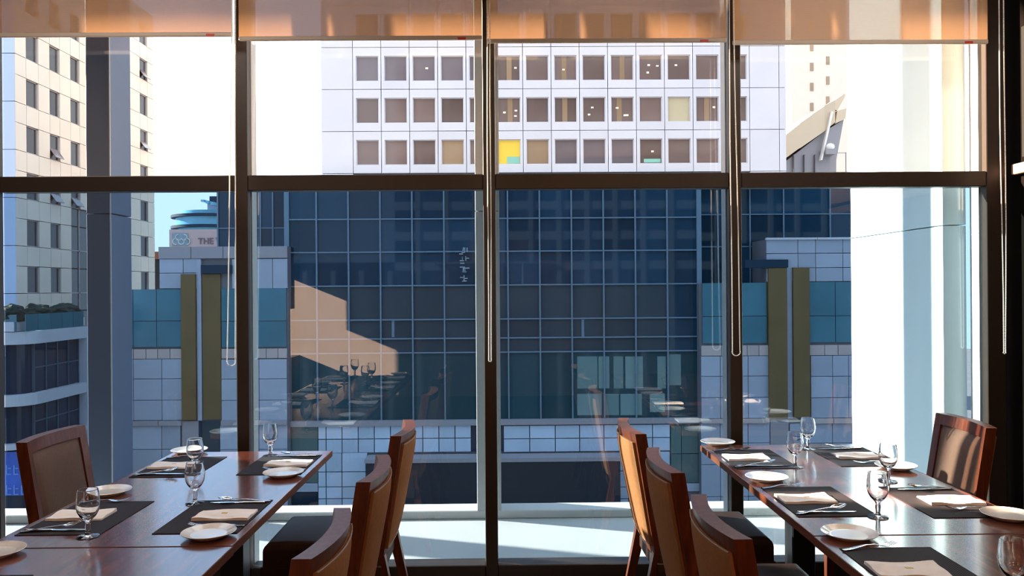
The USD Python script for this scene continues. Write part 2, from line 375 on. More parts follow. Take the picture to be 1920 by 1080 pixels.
for k, (xa, xb, xm, yb) in enumerate(chain_px):
    yc = YBL - 0.035
    bot = at_y(xm, yb, yc)
    wa = at_y(xa, 250, yc)[0]; wb = at_y(xb, 250, yc)[0]
    r = 0.021 if k in (0, 2) else 0.007
    zb = bot[2] + r
    ang = np.linspace(0, np.pi, 60)
    ua = np.stack([bot[0] - r * np.cos(ang), np.full(60, yc), zb - r * np.sin(ang)], 1)
    def strand(xtop, xbot, ph):
        z = np.linspace(ZC - 0.08, zb, 120); t = (ZC - 0.08 - z) / (ZC - 0.08 - zb)
        s = t ** 1.3
        return np.stack([xtop + (xbot - xtop) * s + 0.0012 * np.sin(9 * t + ph), yc + 0.004 * np.sin(5 * t + ph), z], 1)
    path = np.vstack([strand(wa, bot[0] - r, 0.3), ua[1:-1], strand(wb, bot[0] + r, 1.7)[::-1]])
    seg = np.r_[0, np.cumsum(np.linalg.norm(np.diff(path, axis=0), axis=1))]
    s = np.arange(0, seg[-1], 0.0078)
    pts = np.stack([np.interp(s, seg, path[:, i]) for i in range(3)], 1)
    t = thing("blind_chain", clab[k], "bead chain", bot)
    pts = pts - bot
    nb = len(bead.vertices)
    v = (bead.vertices[None] + pts[:, None]).reshape(-1, 3)
    f = (bead.faces[None] + (np.arange(len(pts)) * nb)[:, None, None]).reshape(-1, 3)
    tag(obj("bead", (v, f), M["bead"], t, smooth=True), kind="stuff")
    mb = MB()
    tv = [p for p in (path - bot)]
    for a0, a1 in zip(tv[:-1:4], tv[4::4]):
        mb.tri(trimesh.creation.cylinder(0.0008, segment=[a0, a1], sections=4))
    obj("cord", mb.mesh(), M["bead"], t)

# ------------------------------------------------------------------ dining tables
tab_lab = ["long dark-red dining table at the window on the left", "near dining table continuing the left row towards the viewer", "long dark-red dining table at the window on the right", "near dining table continuing the right row towards the viewer"]
def table(label, x0, x1, y0, y1):
    cx, cy = (x0 + x1) / 2, (y0 + y1) / 2
    t = thing("dining_table", label, "dining table", (cx, cy, 0))
    hx, hy = (x1 - x0) / 2, (y1 - y0) / 2
    obj("tabletop", cbox(-hx + .003, hx - .003, -hy + .003, hy - .003, 0.724, 0.75, 0.0012), M["wood"], t)
    for (a, b, c, d) in ((-hx, -hx + .003, -hy, hy), (hx - .003, hx, -hy, hy), (-hx + .003, hx - .003, -hy, -hy + .003), (-hx + .003, hx - .003, hy - .003, hy)):
        obj("edge_band", bx(a, b, c, d, 0.722, 0.7495), M["edge_wood"], t)
    obj("underframe", cbox(-hx + .12, hx - .12, -hy + .12, hy - .12, 0.695, 0.722, 0.003), M["black_metal"], t)
    for s in (1, -1):
        c = obj("column", cbox(-0.055, 0.055, s * 0.47 - 0.055, s * 0.47 + 0.055, 0.02, 0.70, 0.006), M["black_metal"], t)
        obj("foot", cbox(-0.14, 0.14, s * 0.47 - 0.05, s * 0.47 + 0.05, 0.0, 0.024, 0.006), M["black_metal"], c)
    return t
TL = (-1.675, -0.872)
TR = (1.012, 1.822)
table(tab_lab[0], *TL, 2.605, 4.125)
table(tab_lab[1], TL[0] + 0.004, TL[1] + 0.004, 1.08, 2.60)
table(tab_lab[2], *TR, 2.645, 4.170)
table(tab_lab[3], TR[0] - 0.003, TR[1] - 0.003, 1.12, 2.640)

# ------------------------------------------------------------------ dining chair
def back_c(y, t):                      # centre surface of the back in chair coordinates (sitter faces +x)
    return -0.215 - 0.085 * t - 0.032 * (1 - (y / 0.22) ** 2) * (0.35 + 0.65 * t)
def zt(t):
    return 0.40 + 0.535 * t
def slab(y0, y1, t0, t1, xa, xb, ny=9, nt=9, bulge=0.0, side=0, rnd_edge=0.0):
    P = np.zeros((nt, ny, 2, 3))
    for i, t in enumerate(np.linspace(t0, t1, nt)):
        for j, y in enumerate(np.linspace(y0, y1, ny)):
            u = (y - y0) / (y1 - y0); w = (t - t0) / (t1 - t0)
            e = (1 - (2 * u - 1) ** 6) * (1 - (2 * w - 1) ** 6)
            for k, xo in enumerate((xa, xb)):
                add = 0
                if side == 1 and k == 1:
                    add = bulge * e
                if side == -1 and k == 0:
                    add = -bulge * e
                P[i, j, k] = (back_c(y, t) + xo + add, y, zt(t))
    return sheet(P)

def tapered(p0, p1, a0, a1, b0, b1):
    """leg from p0 (top) to p1 (bottom); half sizes a (x), b (y) at top and bottom"""
    v = []
    for p, a, b in ((p1, a1, b1), (p0, a0, b0)):
        v += [[p[0] - a, p[1] - b, p[2]], [p[0] + a, p[1] - b, p[2]], [p[0] + a, p[1] + b, p[2]], [p[0] - a, p[1] + b, p[2]]]
    return MB().add(v, BOXF).mesh()

def cushion(x0, x1, y0, y1, z0, z1, r=0.035, crown=0.012):
    xs = np.concatenate([[x0], x0 + r * (1 - np.cos(np.linspace(0.3, np.pi / 2, 5))), np.linspace(x0 + r, x1 - r, 6)[1:-1], x1 - r * (1 - np.cos(np.linspace(np.pi / 2, 0.3, 5))), [x1]])
    ys = np.concatenate([[y0], y0 + r * (1 - np.cos(np.linspace(0.3, np.pi / 2, 5))), np.linspace(y0 + r, y1 - r, 6)[1:-1], y1 - r * (1 - np.cos(np.linspace(np.pi / 2, 0.3, 5))), [y1]])
    P = np.zeros((len(xs), len(ys), 2, 3))
    for i, x in enumerate(xs):
        for j, y in enumerate(ys):
            d = min(x - x0, x1 - x, y - y0, y1 - y)
            q = 1 - min(1, d / r)
            top = z1 - r * (1 - math.sqrt(max(0, 1 - q * q)))
            cu = (1 - ((2 * x - x0 - x1) / (x1 - x0)) ** 2) * (1 - ((2 * y - y0 - y1) / (y1 - y0)) ** 2)
            P[i, j, 0] = (x, y, z0); P[i, j, 1] = (x, y, top + crown * cu)
    return sheet(P)

def chair(label, loc, rotz):
    t = thing("dining_chair", label, "dining chair", loc, rotz, None)
    W = 0.222
    obj("seat", cushion(-0.225, 0.275, -0.225, 0.225, 0.375, 0.478), M["seat_leather"], t, smooth=50)
    obj("seat_rail", cbox(-0.235, 0.285, -0.232, 0.232, 0.325, 0.378, 0.004), M["seat_leather"], t)
    for s in (-1, 1):
        obj("leg", tapered((0.255, s * 0.205, 0.33), (0.262, s * 0.208, 0), 0.024, 0.015, 0.024, 0.015), M["chair_wood"], t)
    for s in (-1, 1):
        obj("leg", tapered((-0.222, s * 0.201, 0.42), (-0.315, s * 0.203, 0), 0.024, 0.015, 0.021, 0.015), M["chair_wood"], t)
    for s in (-1, 1):
        obj("stile", slab(min(s * .182, s * W), max(s * .182, s * W), -0.02, 1.0, -0.024, 0.024, ny=4, nt=14), M["chair_wood"], t, smooth=40)
    obj("top_rail", slab(-.182, .182, 0.905, 1.0, -0.024, 0.024, ny=17, nt=4), M["chair_wood"], t, smooth=40)
    obj("bottom_rail", slab(-.182, .182, 0.0, 0.10, -0.022, 0.022, ny=13, nt=3), M["chair_wood"], t, smooth=40)
    obj("backrest", slab(-.181, .181, 0.10, 0.905, 0.002, 0.016, ny=21, nt=21, bulge=0.024, side=1), M["brown_leather"], t, smooth=50)
    bp = obj("back_panel", slab(-.203, .203, 0.085, 0.925, -0.032, -0.0225, ny=23, nt=23, bulge=0.010, side=-1), M["tan_leather"], t, smooth=50)
    # piping round the back panel
    mb = MB()
    loop = [(y, 0.923) for y in np.linspace(-.201, .201, 14)] + [(.201, q) for q in np.linspace(.923, .087, 14)] + [(y, .087) for y in np.linspace(.201, -.201, 14)] + [(-.201, q) for q in np.linspace(.087, .923, 14)]
    pts = [np.array([back_c(y, q) - 0.0325, y, zt(q)]) for y, q in loop]
    for a, b in zip(pts, pts[1:]):
        if np.linalg.norm(a - b) > 1e-4:
            mb.tri(trimesh.creation.cylinder(0.003, segment=[a, b], sections=6))
    obj("piping", mb.mesh(), M["piping"], bp)
    return t
CL, CR = -0.765, 0.885        # chair origins on the aisle sides
c0 = chair("tan-backed wooden chair nearest the window in the row right of the left table", (CL, 3.715, 0), 180)
dup(c0, "middle chair of the three along the aisle side of the left table", (CL, 2.885, 0), 180.6)
dup(c0, "chair nearest the viewer along the aisle side of the left table", (CL - 0.01, 2.14, 0), 179)
dup(c0, "bright sunlit tan-backed chair nearest the window on the aisle side of the right table", (CR, 3.715, 0), 1)
dup(c0, "middle chair of the three along the aisle side of the right table", (CR + 0.005, 2.975, 0), 0)
dup(c0, "chair nearest the viewer along the aisle side of the right table", (CR + 0.01, 2.25, 0), 0.5)
dup(c0, "far left chair with a shaded brown backrest, outer side of the left table", (-1.72, 3.635, 0), -2)
dup(c0, "chair with sun stripes on its backrest at the far right by the dark wall", (1.86, 3.785, 0), 178)

# ------------------------------------------------------------------ tableware
def plate_mesh():
    return lathe([(0, 0.003), (0.052, 0.003), (0.054, 0.0), (0.058, 0.0), (0.0875, 0.0155), (0.0885, 0.0172), (0.0872, 0.0182), (0.060, 0.0085), (0.056, 0.0065), (0, 0.006)], 56)
def goblet_mesh():
    out = [(0, 0), (0.0345, 0.0), (0.0355, 0.0018), (0.034, 0.0034), (0.014, 0.007), (0.0078, 0.012), (0.0072, 0.022), (0.0095, 0.034), (0.0078, 0.044), (0.0085, 0.052), (0.016, 0.060), (0.026, 0.071), (0.0335, 0.086), (0.0368, 0.104), (0.0368, 0.118), (0.0345, 0.138), (0.0318, 0.156), (0.0312, 0.1585)]
    inn = [(0.0300, 0.1585), (0.0302, 0.156), (0.0328, 0.138), (0.0350, 0.118), (0.0350, 0.104), (0.0316, 0.088), (0.0240, 0.074), (0.013, 0.065), (0, 0.0625)]
    return lathe(out + inn, 48)
def ribbon(s, w, zc, th, nw=5, dish=None):
    """cutlery: outline w(s), height zc(s), thickness th(s); along +x"""
    P = np.zeros((len(s), nw, 2, 3))
    for i in range(len(s)):
        for j, v in enumerate(np.linspace(-1, 1, nw)):
            d = (dish[i] * (1 - v * v)) if dish is not None else 0.0
            e = th[i] / 2 * (1 - 0.5 * v ** 4)
            P[i, j, 0] = (s[i], v * w[i], zc[i] - d - e); P[i, j, 1] = (s[i], v * w[i], zc[i] - d + e)
    return sheet(P)
I = np.interp
def spoon_mesh():
    s = np.linspace(0, 0.195, 44)
    w = I(s, [0, .004, .02, .06, .11, .132, .14, .15, .165, .18, .19, .195], [.002, .0075, .0085, .006, .0032, .0034, .008, .0165, .0205, .0185, .011, .002])
    z = I(s, [0, .03, .08, .125, .14, .165, .195], [.003, .005, .013, .017, .018, .021, .027])
    d = I(s, [0, .135, .15, .168, .188, .195], [0, 0, .006, .0078, .004, 0])
    return ribbon(s, w, z, np.full(44, .0022), 9, d)
def knife_mesh():
    s = np.linspace(0, 0.215, 40)
    w = I(s, [0, .004, .05, .09, .1, .13, .18, .205, .215], [.003, .0075, .0085, .007, .0075, .0098, .0098, .006, .0008])
    th = I(s, [0, .09, .1, .215], [.007, .006, .003, .0012])
    z = I(s, [0, .215], [.0042, .0035])
    return ribbon(s, w, z, th, 5)
def fork_mesh():
    s = np.linspace(0, 0.148, 34)
    w = I(s, [0, .004, .02, .06, .1, .118, .13, .14, .148], [.002, .0075, .0085, .006, .0032, .004, .009, .0118, .0125])
    zf = lambda q: I(q, [0, .03, .08, .118, .135, .15, .17, .195], [.003, .004, .011, .010, .0055, .004, .0065, .0135])
    parts = [ribbon(s, w, zf(s), np.full(34, .0022), 5)]
    st = np.linspace(0.147, 0.193, 10)
    for k in range(4):
        y = (k - 1.5) * 0.0067
        t = ribbon(st, I(st, [.147, .185, .193], [.0022, .0017, .0006]), zf(st), np.full(10, .0018), 3)
        t.apply_translation([0, y, 0]); parts.append(t)
    return trimesh.util.concatenate(parts)
def napkin_mesh(seed):
    g = random.Random(seed)
    nx, ny = 22, 12
    P = np.zeros((nx, ny, 2, 3))
    ph = g.random() * 6
    for i, x in enumerate(np.linspace(-0.1, 0.1, nx)):
        for j, y in enumerate(np.linspace(-0.06, 0.06, ny)):
            z = 0.009 + 0.0022 * math.sin(x * 38 + ph) * math.cos(y * 30 + ph) + 0.0016 * math.sin(y * 70 + x * 15 + ph)
            edge = 0.002 * math.sin(x * 60 + ph)
            P[i, j, 0] = (x, y + edge, 0.0003); P[i, j, 1] = (x * 0.995, (y + edge) * 0.97, z)
    return sheet(P), P

DESC = {  # seat: (table side x edge, direction, seat centre y, words)
    "L1l": (TL[0], 1, 3.78, "far left corner of the left table"),
    "L2l": (TL[0], 1, 2.95, "left table before the shaded chair"),
    "L3l": (TL[0], 1, 2.14, "lower left picture edge"),
    "L4l": (TL[0], 1, 1.36, "near left table's outer side, mirrored in the glass"),
    "L3r": (TL[1], -1, 2.04, "near left table's aisle side, mirrored in the glass"),
    "L4r": (TL[1], -1, 1.30, "near left table's nearest corner, mirrored"),
    "L1r": (TL[1], -1, 3.81, "left table's window end, aisle side"),
    "L2r": (TL[1], -1, 2.95, "left table's aisle side, nearer the viewer"),
    "R1l": (TR[0], 1, 3.83, "right table's window end, aisle side"),
    "R2l": (TR[0], 1, 3.07, "right table's aisle side, middle"),
    "R3l": (TR[0], 1, 2.30, "right table's aisle side, nearest the viewer"),
    "R1r": (TR[1], -1, 3.86, "right table's far right corner"),
    "R2r": (TR[1], -1, 3.04, "right table by the dark wall"),
}
PLATE_V = {"L1l": (.33, .085), "L2l": (.34, .075), "L3l": (.40, .085), "L4l": (.34, .09), "L3r": (.24, .10), "L4r": (.24, .11), "L1r": (.235, .10), "L2r": (.245, .112), "R1l": (.365, .097), "R2l": (.345, .097), "R3l": (.33, .111), "R1r": (.265, .075), "R2r": (.225, .06)}
GLASS = {"L1r": (-1.153, 4.007), "L1l": (-1.375, 3.62), "L2r": (-1.188, 3.124), "L2l": (-1.389, 2.716), "R1l": (1.314, 3.647), "R1r": (1.52, 4.038), "R2l": (1.319, 2.849), "R2r": (1.60, 3.36), "R3l": (1.318, 2.085), "L3l": (-1.38, 1.74), "L4l": (-1.40, 1.12), "L3r": (-1.19, 1.78), "L4r": (-1.18, 1.50)}
ZT = 0.75
MT = 0.0025
protos = {}
def put(kind, label, cat, mesh, material, loc, rotz, group=None, smooth=35):
    if kind not in protos:
        t = thing(kind, label, cat, loc, rotz, group)
        for nm, ms, mt, sm in mesh():
            obj(nm, ms, mt, t, smooth=sm)
        protos[kind] = t
        return t
    return dup(protos[kind], label, loc, rotz)

def plate_parts():
    return [("dish", plate_mesh(), M["china"], 40)]
def mat_parts():
    return [("woven_sheet", cbox(-0.143, 0.143, -0.213, 0.213, 0, MT, 0.0006), M["mat"], False)]
def glass_parts():
    return [("goblet_body", goblet_mesh(), M["glass"], 50)]
def napkin_parts():
    m, P = napkin_mesh(3)
    top = P[:, :, 1]
    # a small embroidered mark following the cloth
    Q = np.zeros((5, 5, 2, 3))
    for i in range(5):
        for j in range(5):
            p = top[9 + i, 4 + j].copy() if i < 5 else None
            Q[i, j, 0] = p + [0, 0, -0.0002]; Q[i, j, 1] = p + [0, 0, 0.0005]
    Q[..., 0] *= 0.55; Q[..., 1] *= 0.5
    for i in range(5):
        for j in range(5):
            zz = 0.009 + 0.004
            Q[i, j, 1, 2] = max(top[9 + i, 4 + j, 2], 0) + 0.0012
            Q[i, j, 0, 2] = Q[i, j, 1, 2] - 0.002
    return [("folded_cloth", m, M["cloth"], 60), ("stitched_mark", sheet(Q), M["gold_thread"], 60)]

def seat(key, jit):
    xe, sgn, vc, words = DESC[key]
    rot = 0 if sgn > 0 else 180
    def P(u, v, z=ZT):
        return (xe + sgn * u, vc + sgn * v, z)
    visible_far = key not in ("L3l",)
    put("placemat", f"dark woven placemat at the {words}", "placemat", mat_parts, None, P(0.172 if key != "R1r" else 0.155, 0.0), rot)
    pv, pu = PLATE_V[key]
    over = pv < 0.29
    put("bread_plate", f"white bread plate at the {words}", "plate", plate_parts, None, P(pu, pv, ZT + (MT if over else 0)), rot + 20 * jit)
    put("napkin", f"folded pale napkin at the {words}", "napkin", napkin_parts, None, P(0.138, 0.008 + 0.01 * jit, ZT + MT), rot + 3 * jit)
    ang = {"R2l": 15, "R3l": 14}.get(key, 7 + 3 * jit)
    fv = 0.185
    if over:
        ang, fv = 0.5 * jit, pv - 0.108
    put("fork", f"steel fork by the plate at the {words}", "fork", lambda: [("fork_body", fork_mesh(), M["steel"], 40)], None, P(0.028, fv, ZT + MT), rot + ang)
    if key == "R3l":
        return
    put("knife", f"steel table knife at the {words}", "knife", lambda: [("knife_body", knife_mesh(), M["steel"], 40)], None, P(0.040, -0.168, ZT + MT), rot + 1.5 * jit)
    put("spoon", f"steel spoon beside the knife at the {words}", "spoon", lambda: [("spoon_body", spoon_mesh(), M["steel"], 50)], None, P(0.030, -0.186, ZT + MT + 0.0005), rot + 9 + 2 * jit)

rj = random.Random(11)
for k in DESC:
    seat(k, rj.uniform(-1, 1))
GW = {"L1r": "clear stemmed goblet at the window end of the left table, right of the mullion", "L1l": "clear goblet standing just behind another in the middle of the left table",
      "L2r": "clear goblet in the middle of the left table, the nearer of the overlapping pair", "L2l": "clear goblet in front of the shaded chair on the left table",
      "R1l": "clear goblet at the window end of the right table, the nearer of the pair", "R1r": "clear goblet at the window end of the right table, the farther of the pair",
      "R2l": "tall clear goblet in the middle of the right table beside the dark placemat", "R2r": "faint clear goblet behind the middle one on the right table", "R3l": "large goblet at the lower right corner of the picture", "L3l": "goblet of the near left table, mirrored in the window glass", "L4l": "goblet at the near end of the left row, seen only mirrored",
      "L3r": "goblet on the aisle side of the near left table, mirrored", "L4r": "goblet nearest the room on the near left table, mirrored"}
for k, (x, y) in GLASS.items():
    put("water_goblet", GW[k], "goblet", glass_parts, None, (x, y, ZT + (MT if False else 0.0006)), 0)

# ------------------------------------------------------------------ terrace
struct("terrace_floor", bx(-6, 6, DW + 0.16, 5.75, -0.3, 0.0), M["terrace"], "pale terrace floor outside the window")
t = thing("terrace_kerb", "low pale kerb along the outer edge of the terrace", "kerb")
obj("kerb_stone", cbox(-6, 6, 5.51, 5.70, 0.0, 0.056, 0.006), M["kerb"], t)
def column(label, xc, y0, m):
    t = thing("terrace_column", label, "column", (xc, y0, 0))
    for (z0, z1) in ((0.0, 2.09), (2.096, 4.695)):
        obj("cladding_sheet", cbox(-0.081, 0.081, 0, 0.31, z0, z1, 0.004), m, t)
    obj("edge_strip", bx(0.077, 0.084, -0.004, 0.004, 0.0, 4.695), M["alu"], t)  # pale strip added as the highlight line down the column edge
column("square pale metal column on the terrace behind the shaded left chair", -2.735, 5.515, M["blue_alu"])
column("square pale metal column on the terrace behind the central mullion", -0.106, 5.515, M["alu"])
t = thing("terrace_side_wall", "sunlit white clad side wall of the terrace at the right", "wall")
obj("cladding_sheet", bx(2.47, 2.60, 4.52, 5.72, 0, 1.9), M["fin"], t)
p = [(4.52, 1.905), (5.72, 1.905), (5.72, 4.6), (4.52, 4.6)]
obj("cladding_sheet", bx(2.47, 2.60, 4.52, 5.72, 1.906, 4.695), M["fin"], t)

rf = thing("terrace_roof", "roof slab over the terrace carried by the metal columns", None, kind="structure")
obj("roof_slab", bx(-9, 6, DW + .36, 5.62, 4.695, 4.95), M["own_band"], rf)

# own building around the room (seen mirrored in the glass opposite)
G0 = -16.0
ob = thing("own_building", "facade of the building that holds the dining room", "building")
tag(ob, kind="structure")
obj("facade_wall", bx(-14, XL - 0.19, 2.0, DW + .1, G0, 40), M["own_dark"], ob)
obj("facade_wall", bx(-45, -14, 2.0, DW + .1, G0, 5.0), M["own_dark"], ob)
obj("facade_wall", bx(XR + 0.19, 45, 2.0, DW + .1, G0, 40), M["own_dark"], ob)
obj("facade_wall", bx(XL - 0.19, XR + 0.19, 2.0, DW + .1, ZC + 0.16, 40), M["own_dark"], ob)
obj("facade_wall", bx(XL - 0.19, XR + 0.19, 2.0, DW + .1, G0, -0.31), M["own_dark"], ob)
for i in range(10):
    z = 3.9 + i * 3.9
    obj("spandrel_band", bx(-14, 45, DW + .1, DW + .35, z, z + 1.1), M["own_band"], ob)
mb = MB()
for i in range(-12, 13):
    if i * 3.66 > -13:
        mb.box(i * 3.66 - 0.3, i * 3.66 + 0.3, DW + .1, DW + .5, 3.9, 40)
    if abs(i * 3.66) > 4:
        mb.box(i * 3.66 - 0.3, i * 3.66 + 0.3, DW + .1, DW + .5, G0, 3.9)
obj("facade_piers", mb.mesh(), M["own_band"], ob)
struct("street_ground", bx(-160, 160, 5.9, 220, G0 - 1, G0), M["ground"], "street far below between the buildings")

# ------------------------------------------------------------------ outside: helpers in real metres at a given distance
def rect(px0, py0, px1, py1, Y, d0=0.0, d1=0.3):
    """box whose front face spans the given directions at distance Y; d0/d1 depth before and behind it"""
    a, b = at_y(px0, py0, Y), at_y(px1, py1, Y)
    c, d = at_y(px0, py1, Y), at_y(px1, py0, Y)
    x0, x1 = (a[0] + c[0]) / 2, (b[0] + d[0]) / 2
    z1, z0 = (a[2] + d[2]) / 2, (b[2] + c[2]) / 2
    return x0, x1, Y - d0, Y + d1, z0, z1
def grid(parent, name, m, px, py, Y, gap=0.04, depth=0.12, skip=()):
    """one part per cell of the lines px, py (taken level, at the middle of the grid)"""
    xm, ym = (px[0] + px[-1]) / 2, (py[0] + py[-1]) / 2
    X = [at_y(x, ym, Y)[0] for x in px]; Z = [at_y(xm, y, Y)[2] for y in py]
    for i in range(len(px) - 1):
        for j in range(len(py) - 1):
            if (i, j) in skip:
                continue
            mm = m(i, j) if callable(m) else m
            obj(name, bx(X[i] + gap / 2, X[i + 1] - gap / 2, Y - depth, Y, Z[j + 1] + gap / 2, Z[j] - gap / 2), mm, parent)
    return X, Z

YM = 55.0
# ---- white office tower above
ot = thing("office_tower", "white panelled office tower with square dark windows straight ahead", "building")
YT = YM + 0.8
cols = [661.5 + 53.15 * k for k in range(15)]
rows_c = [9 + 78.6 * k for k in range(-3, 5)] + [341.5]            # joint lines between storeys at the centre of the facade
X = [at_y(c, 200, YT)[0] for c in cols]
Z = [at_y(1000, r, YT)[2] for r in rows_c]
ztower = Z[-1]
xl, xr = at_y(602, 200, YT)[0], at_y(1474, 200, YT)[0]
ztop = at_y(1000, -240, YT)[2]
zbot = at_y(1000, 345, YT)[2]
obj("core_wall", bx(xl, xr, YT + 0.32, YT + 22, Z[-1], ztop), M["joint"], ot)
obj("parapet", bx(xl, xr, YT, YT + 0.31, Z[0] + 0.02, ztop), M["white_panel"], ot)
wx0, wx1 = 6.0 / 53.15, 48.5 / 53.15
wz0, wz1 = 16.0 / 78.6, 63.0 / 78.6
yellow = (5, 6)
lamps = {(2, 4): 1, (5, 5): 3, (8, 5): 2, (9, 5): 3, (10, 4): 3, (10, 6): 1, (5, 4): 1, (7, 4): 1, (12, 5): 1, (11, 4): 1}
orr = random.Random(5)
for i in range(14):
    w = X[i + 1] - X[i]
    for j in range(len(Z) - 2):
        h = Z[j] - Z[j + 1]
        a, b, c, d = X[i] + 0.02, X[i + 1] - 0.02, Z[j + 1] + 0.02, Z[j] - 0.02
        e, f_, g, k = X[i] + w * wx0, X[i] + w * wx1, Z[j] - h * wz1, Z[j] - h * wz0
        mb = MB()
        mb.box(a, e, YT, YT + 0.3, c, d).box(f_, b, YT, YT + 0.3, c, d).box(e, f_, YT, YT + 0.3, c, g).box(e, f_, YT, YT + 0.3, k, d)
        obj("cladding_panel", mb.mesh(), M["white_panel"], ot)
        win = obj("window_frame", MB().box(e, f_, YT + 0.12, YT + 0.3, g, g + 0.05).box(e, f_, YT + 0.12, YT + 0.3, k - 0.05, k).box(e, e + 0.05, YT + 0.12, YT + 0.3, g + .05, k - .05).box(f_ - 0.05, f_, YT + 0.12, YT + 0.3, g + .05, k - .05).mesh(), M["white_panel"], ot)
        pm = M["pane_violet"] if (j == 4 and i < 5) or (j == 6 and i in (7, 8, 9)) else M["pane_brown"]
        if (i, j) in ((3, 6), (6, 6)): pm = M["pane_tan"]
        if (i, j) == (11, 5): pm = M["pane_cream"]
        if (i, j) == yellow: pm = M["pane_yellow"]
        obj("pane", bx(e + .05, f_ - .05, YT + 0.18, YT + 0.22, g + .05, k - .05), pm, win)
        if (i, j) == yellow:
            obj("poster", bx(e + .62, f_ - .08, YT + 0.165, YT + 0.175, g + .08, g + .55), M["pane_teal"], win)
        if (i, j) == (10, 6):
            obj("poster", bx(e + .3, f_ - .1, YT + 0.165, YT + 0.175, g + .1, g + .35), M["pane_teal"], win)
        if (i, j) in ((5, 4), (7, 4), (9, 4), (5, 5), (7, 5), (9, 5), (12, 5)):
            q = e + orr.uniform(.35, .7)
            obj("inner_pillar", bx(q, q + .35, YT + 0.165, YT + 0.175, g + .05, k - .05), M["pane_tan"], win)
        for n in range(lamps.get((i, j), 0)):
            lx, lz = e + orr.uniform(.35, f_ - e - .35), g + (k - g) * orr.uniform(.2, .6)
            obj("ceiling_lamp", bx(lx, lx + .17, YT + 0.155, YT + 0.163, lz, lz + .1), M["lamp"], win)
for (a, b) in ((602, 661.5), (1405.6, 1461), (1461, 1474)):
    xa, xb = at_y(a, 200, YT)[0], at_y(b, 200, YT)[0]
    for j in range(len(Z) - 1):
        obj("cladding_panel", bx(xa + .02, xb - .02, YT, YT + 0.3, Z[j + 1] + .02, Z[j] - .02), M["white_panel"], ot)

# ---- dark glass building in front, with stone wings
gb = thing("glass_building", "dark blue glass curtain-wall building with stone wings and gold pillars", "building")
vx = [540, 595.5] + [655 + 59.55 * k for k in range(11)] + [1310]
hy = [338, 410, 471.5, 534.5, 598, 633.5, 660, 786]
gx = random.Random(3)
def cmat(i, j):
    if j == 2 and i > 10: return M["curtain_glass"]
    if j <= 2: return M["curtain_glass"]
    if j in (3, 4, 5) and i == 12: return M["curtain_glass"]
    if j in (3, 4): return M["curtain_slate"]
    if j == 5: return M["curtain_slate"] if i < 12 else M["curtain_teal"]
    return M["curtain_teal"]
X, Z = grid(gb, "glass_pane", cmat, vx, hy, YM, gap=0.0, depth=0.1)
for k, x in enumerate(X):
    w = 0.16 if k in (0, len(X) - 1) else 0.05
    obj("vertical_mullion", bx(x - w, x + w, YM - 0.26, YM - 0.1, Z[-1], Z[0]), M["mullion_grey"], gb)
for z in Z[:-1]:
    obj("horizontal_mullion", bx(X[0], X[-1], YM - 0.22, YM - 0.1, z - 0.045, z + 0.045), M["mullion_grey"], gb)
obj("core_wall", bx(X[0], X[-1], YM + 0.02, YM + 22, G0, min(Z[0], ztower) - 0.03), M["joint"], gb)
# curtains behind the tall row at the right
for (a, b, c, d) in ((1082, 1120, 668, 728), (1122, 1142, 668, 728), (1150, 1168, 668, 728), (1172, 1205, 668, 728), (1082, 1128, 738, 778), (1132, 1160, 738, 778), (1163, 1203, 738, 778), (1232, 1248, 668, 728), (1218, 1246, 738, 772), (1252, 1276, 664, 722)):
    x0, x1, y0, y1, z0, z1 = rect(a, c, b, d, YM)
    obj("curtain", bx(x0, x1, YM - 0.115, YM - 0.1, z0, z1), M["curtain_pale"], gb)
# openable sashes in the slate row
for a in (735, 1090):
    x0, x1, y0, y1, z0, z1 = rect(a, 599, a + 5, 632, YM)
    obj("sash_frame", bx(x0, x1, YM - 0.14, YM - 0.1, z0, z1), M["mullion_grey"], gb)
# side bays
YS = 57.5
for px, hyb in (([410, 470, 490, 513, 540], [352, 428, 478, 541]), ([1310, 1345, 1368, 1405, 1468, 1555, 1600], [347, 402, 462, 530])):
    X, Z = grid(gb, "glass_pane", M["curtain_glass"], px, hyb, YS, gap=0.0, depth=0.1)
    for x in X:
        obj("vertical_mullion", bx(x - 0.05, x + 0.05, YS - 0.2, YS - 0.1, Z[-1], Z[0]), M["mullion_grey"], gb)
    for z in Z[:-1]:
        obj("horizontal_mullion", bx(X[0], X[-1], YS - 0.18, YS - 0.1, z - 0.04, z + 0.04), M["mullion_grey"], gb)
    obj("core_wall", bx(X[0], X[-1], YS, YS + 18, G0, min(Z[0], ztower - 0.03)), M["joint"], gb)
# stone wings
YW = 54.2
def box_part(name, px0, py0, px1, py1, Y, m, d0=0.0, d1=0.3, parent=gb):
    return obj(name, bx(*rect(px0, py0, px1, py1, Y, d0, d1)), m, parent)
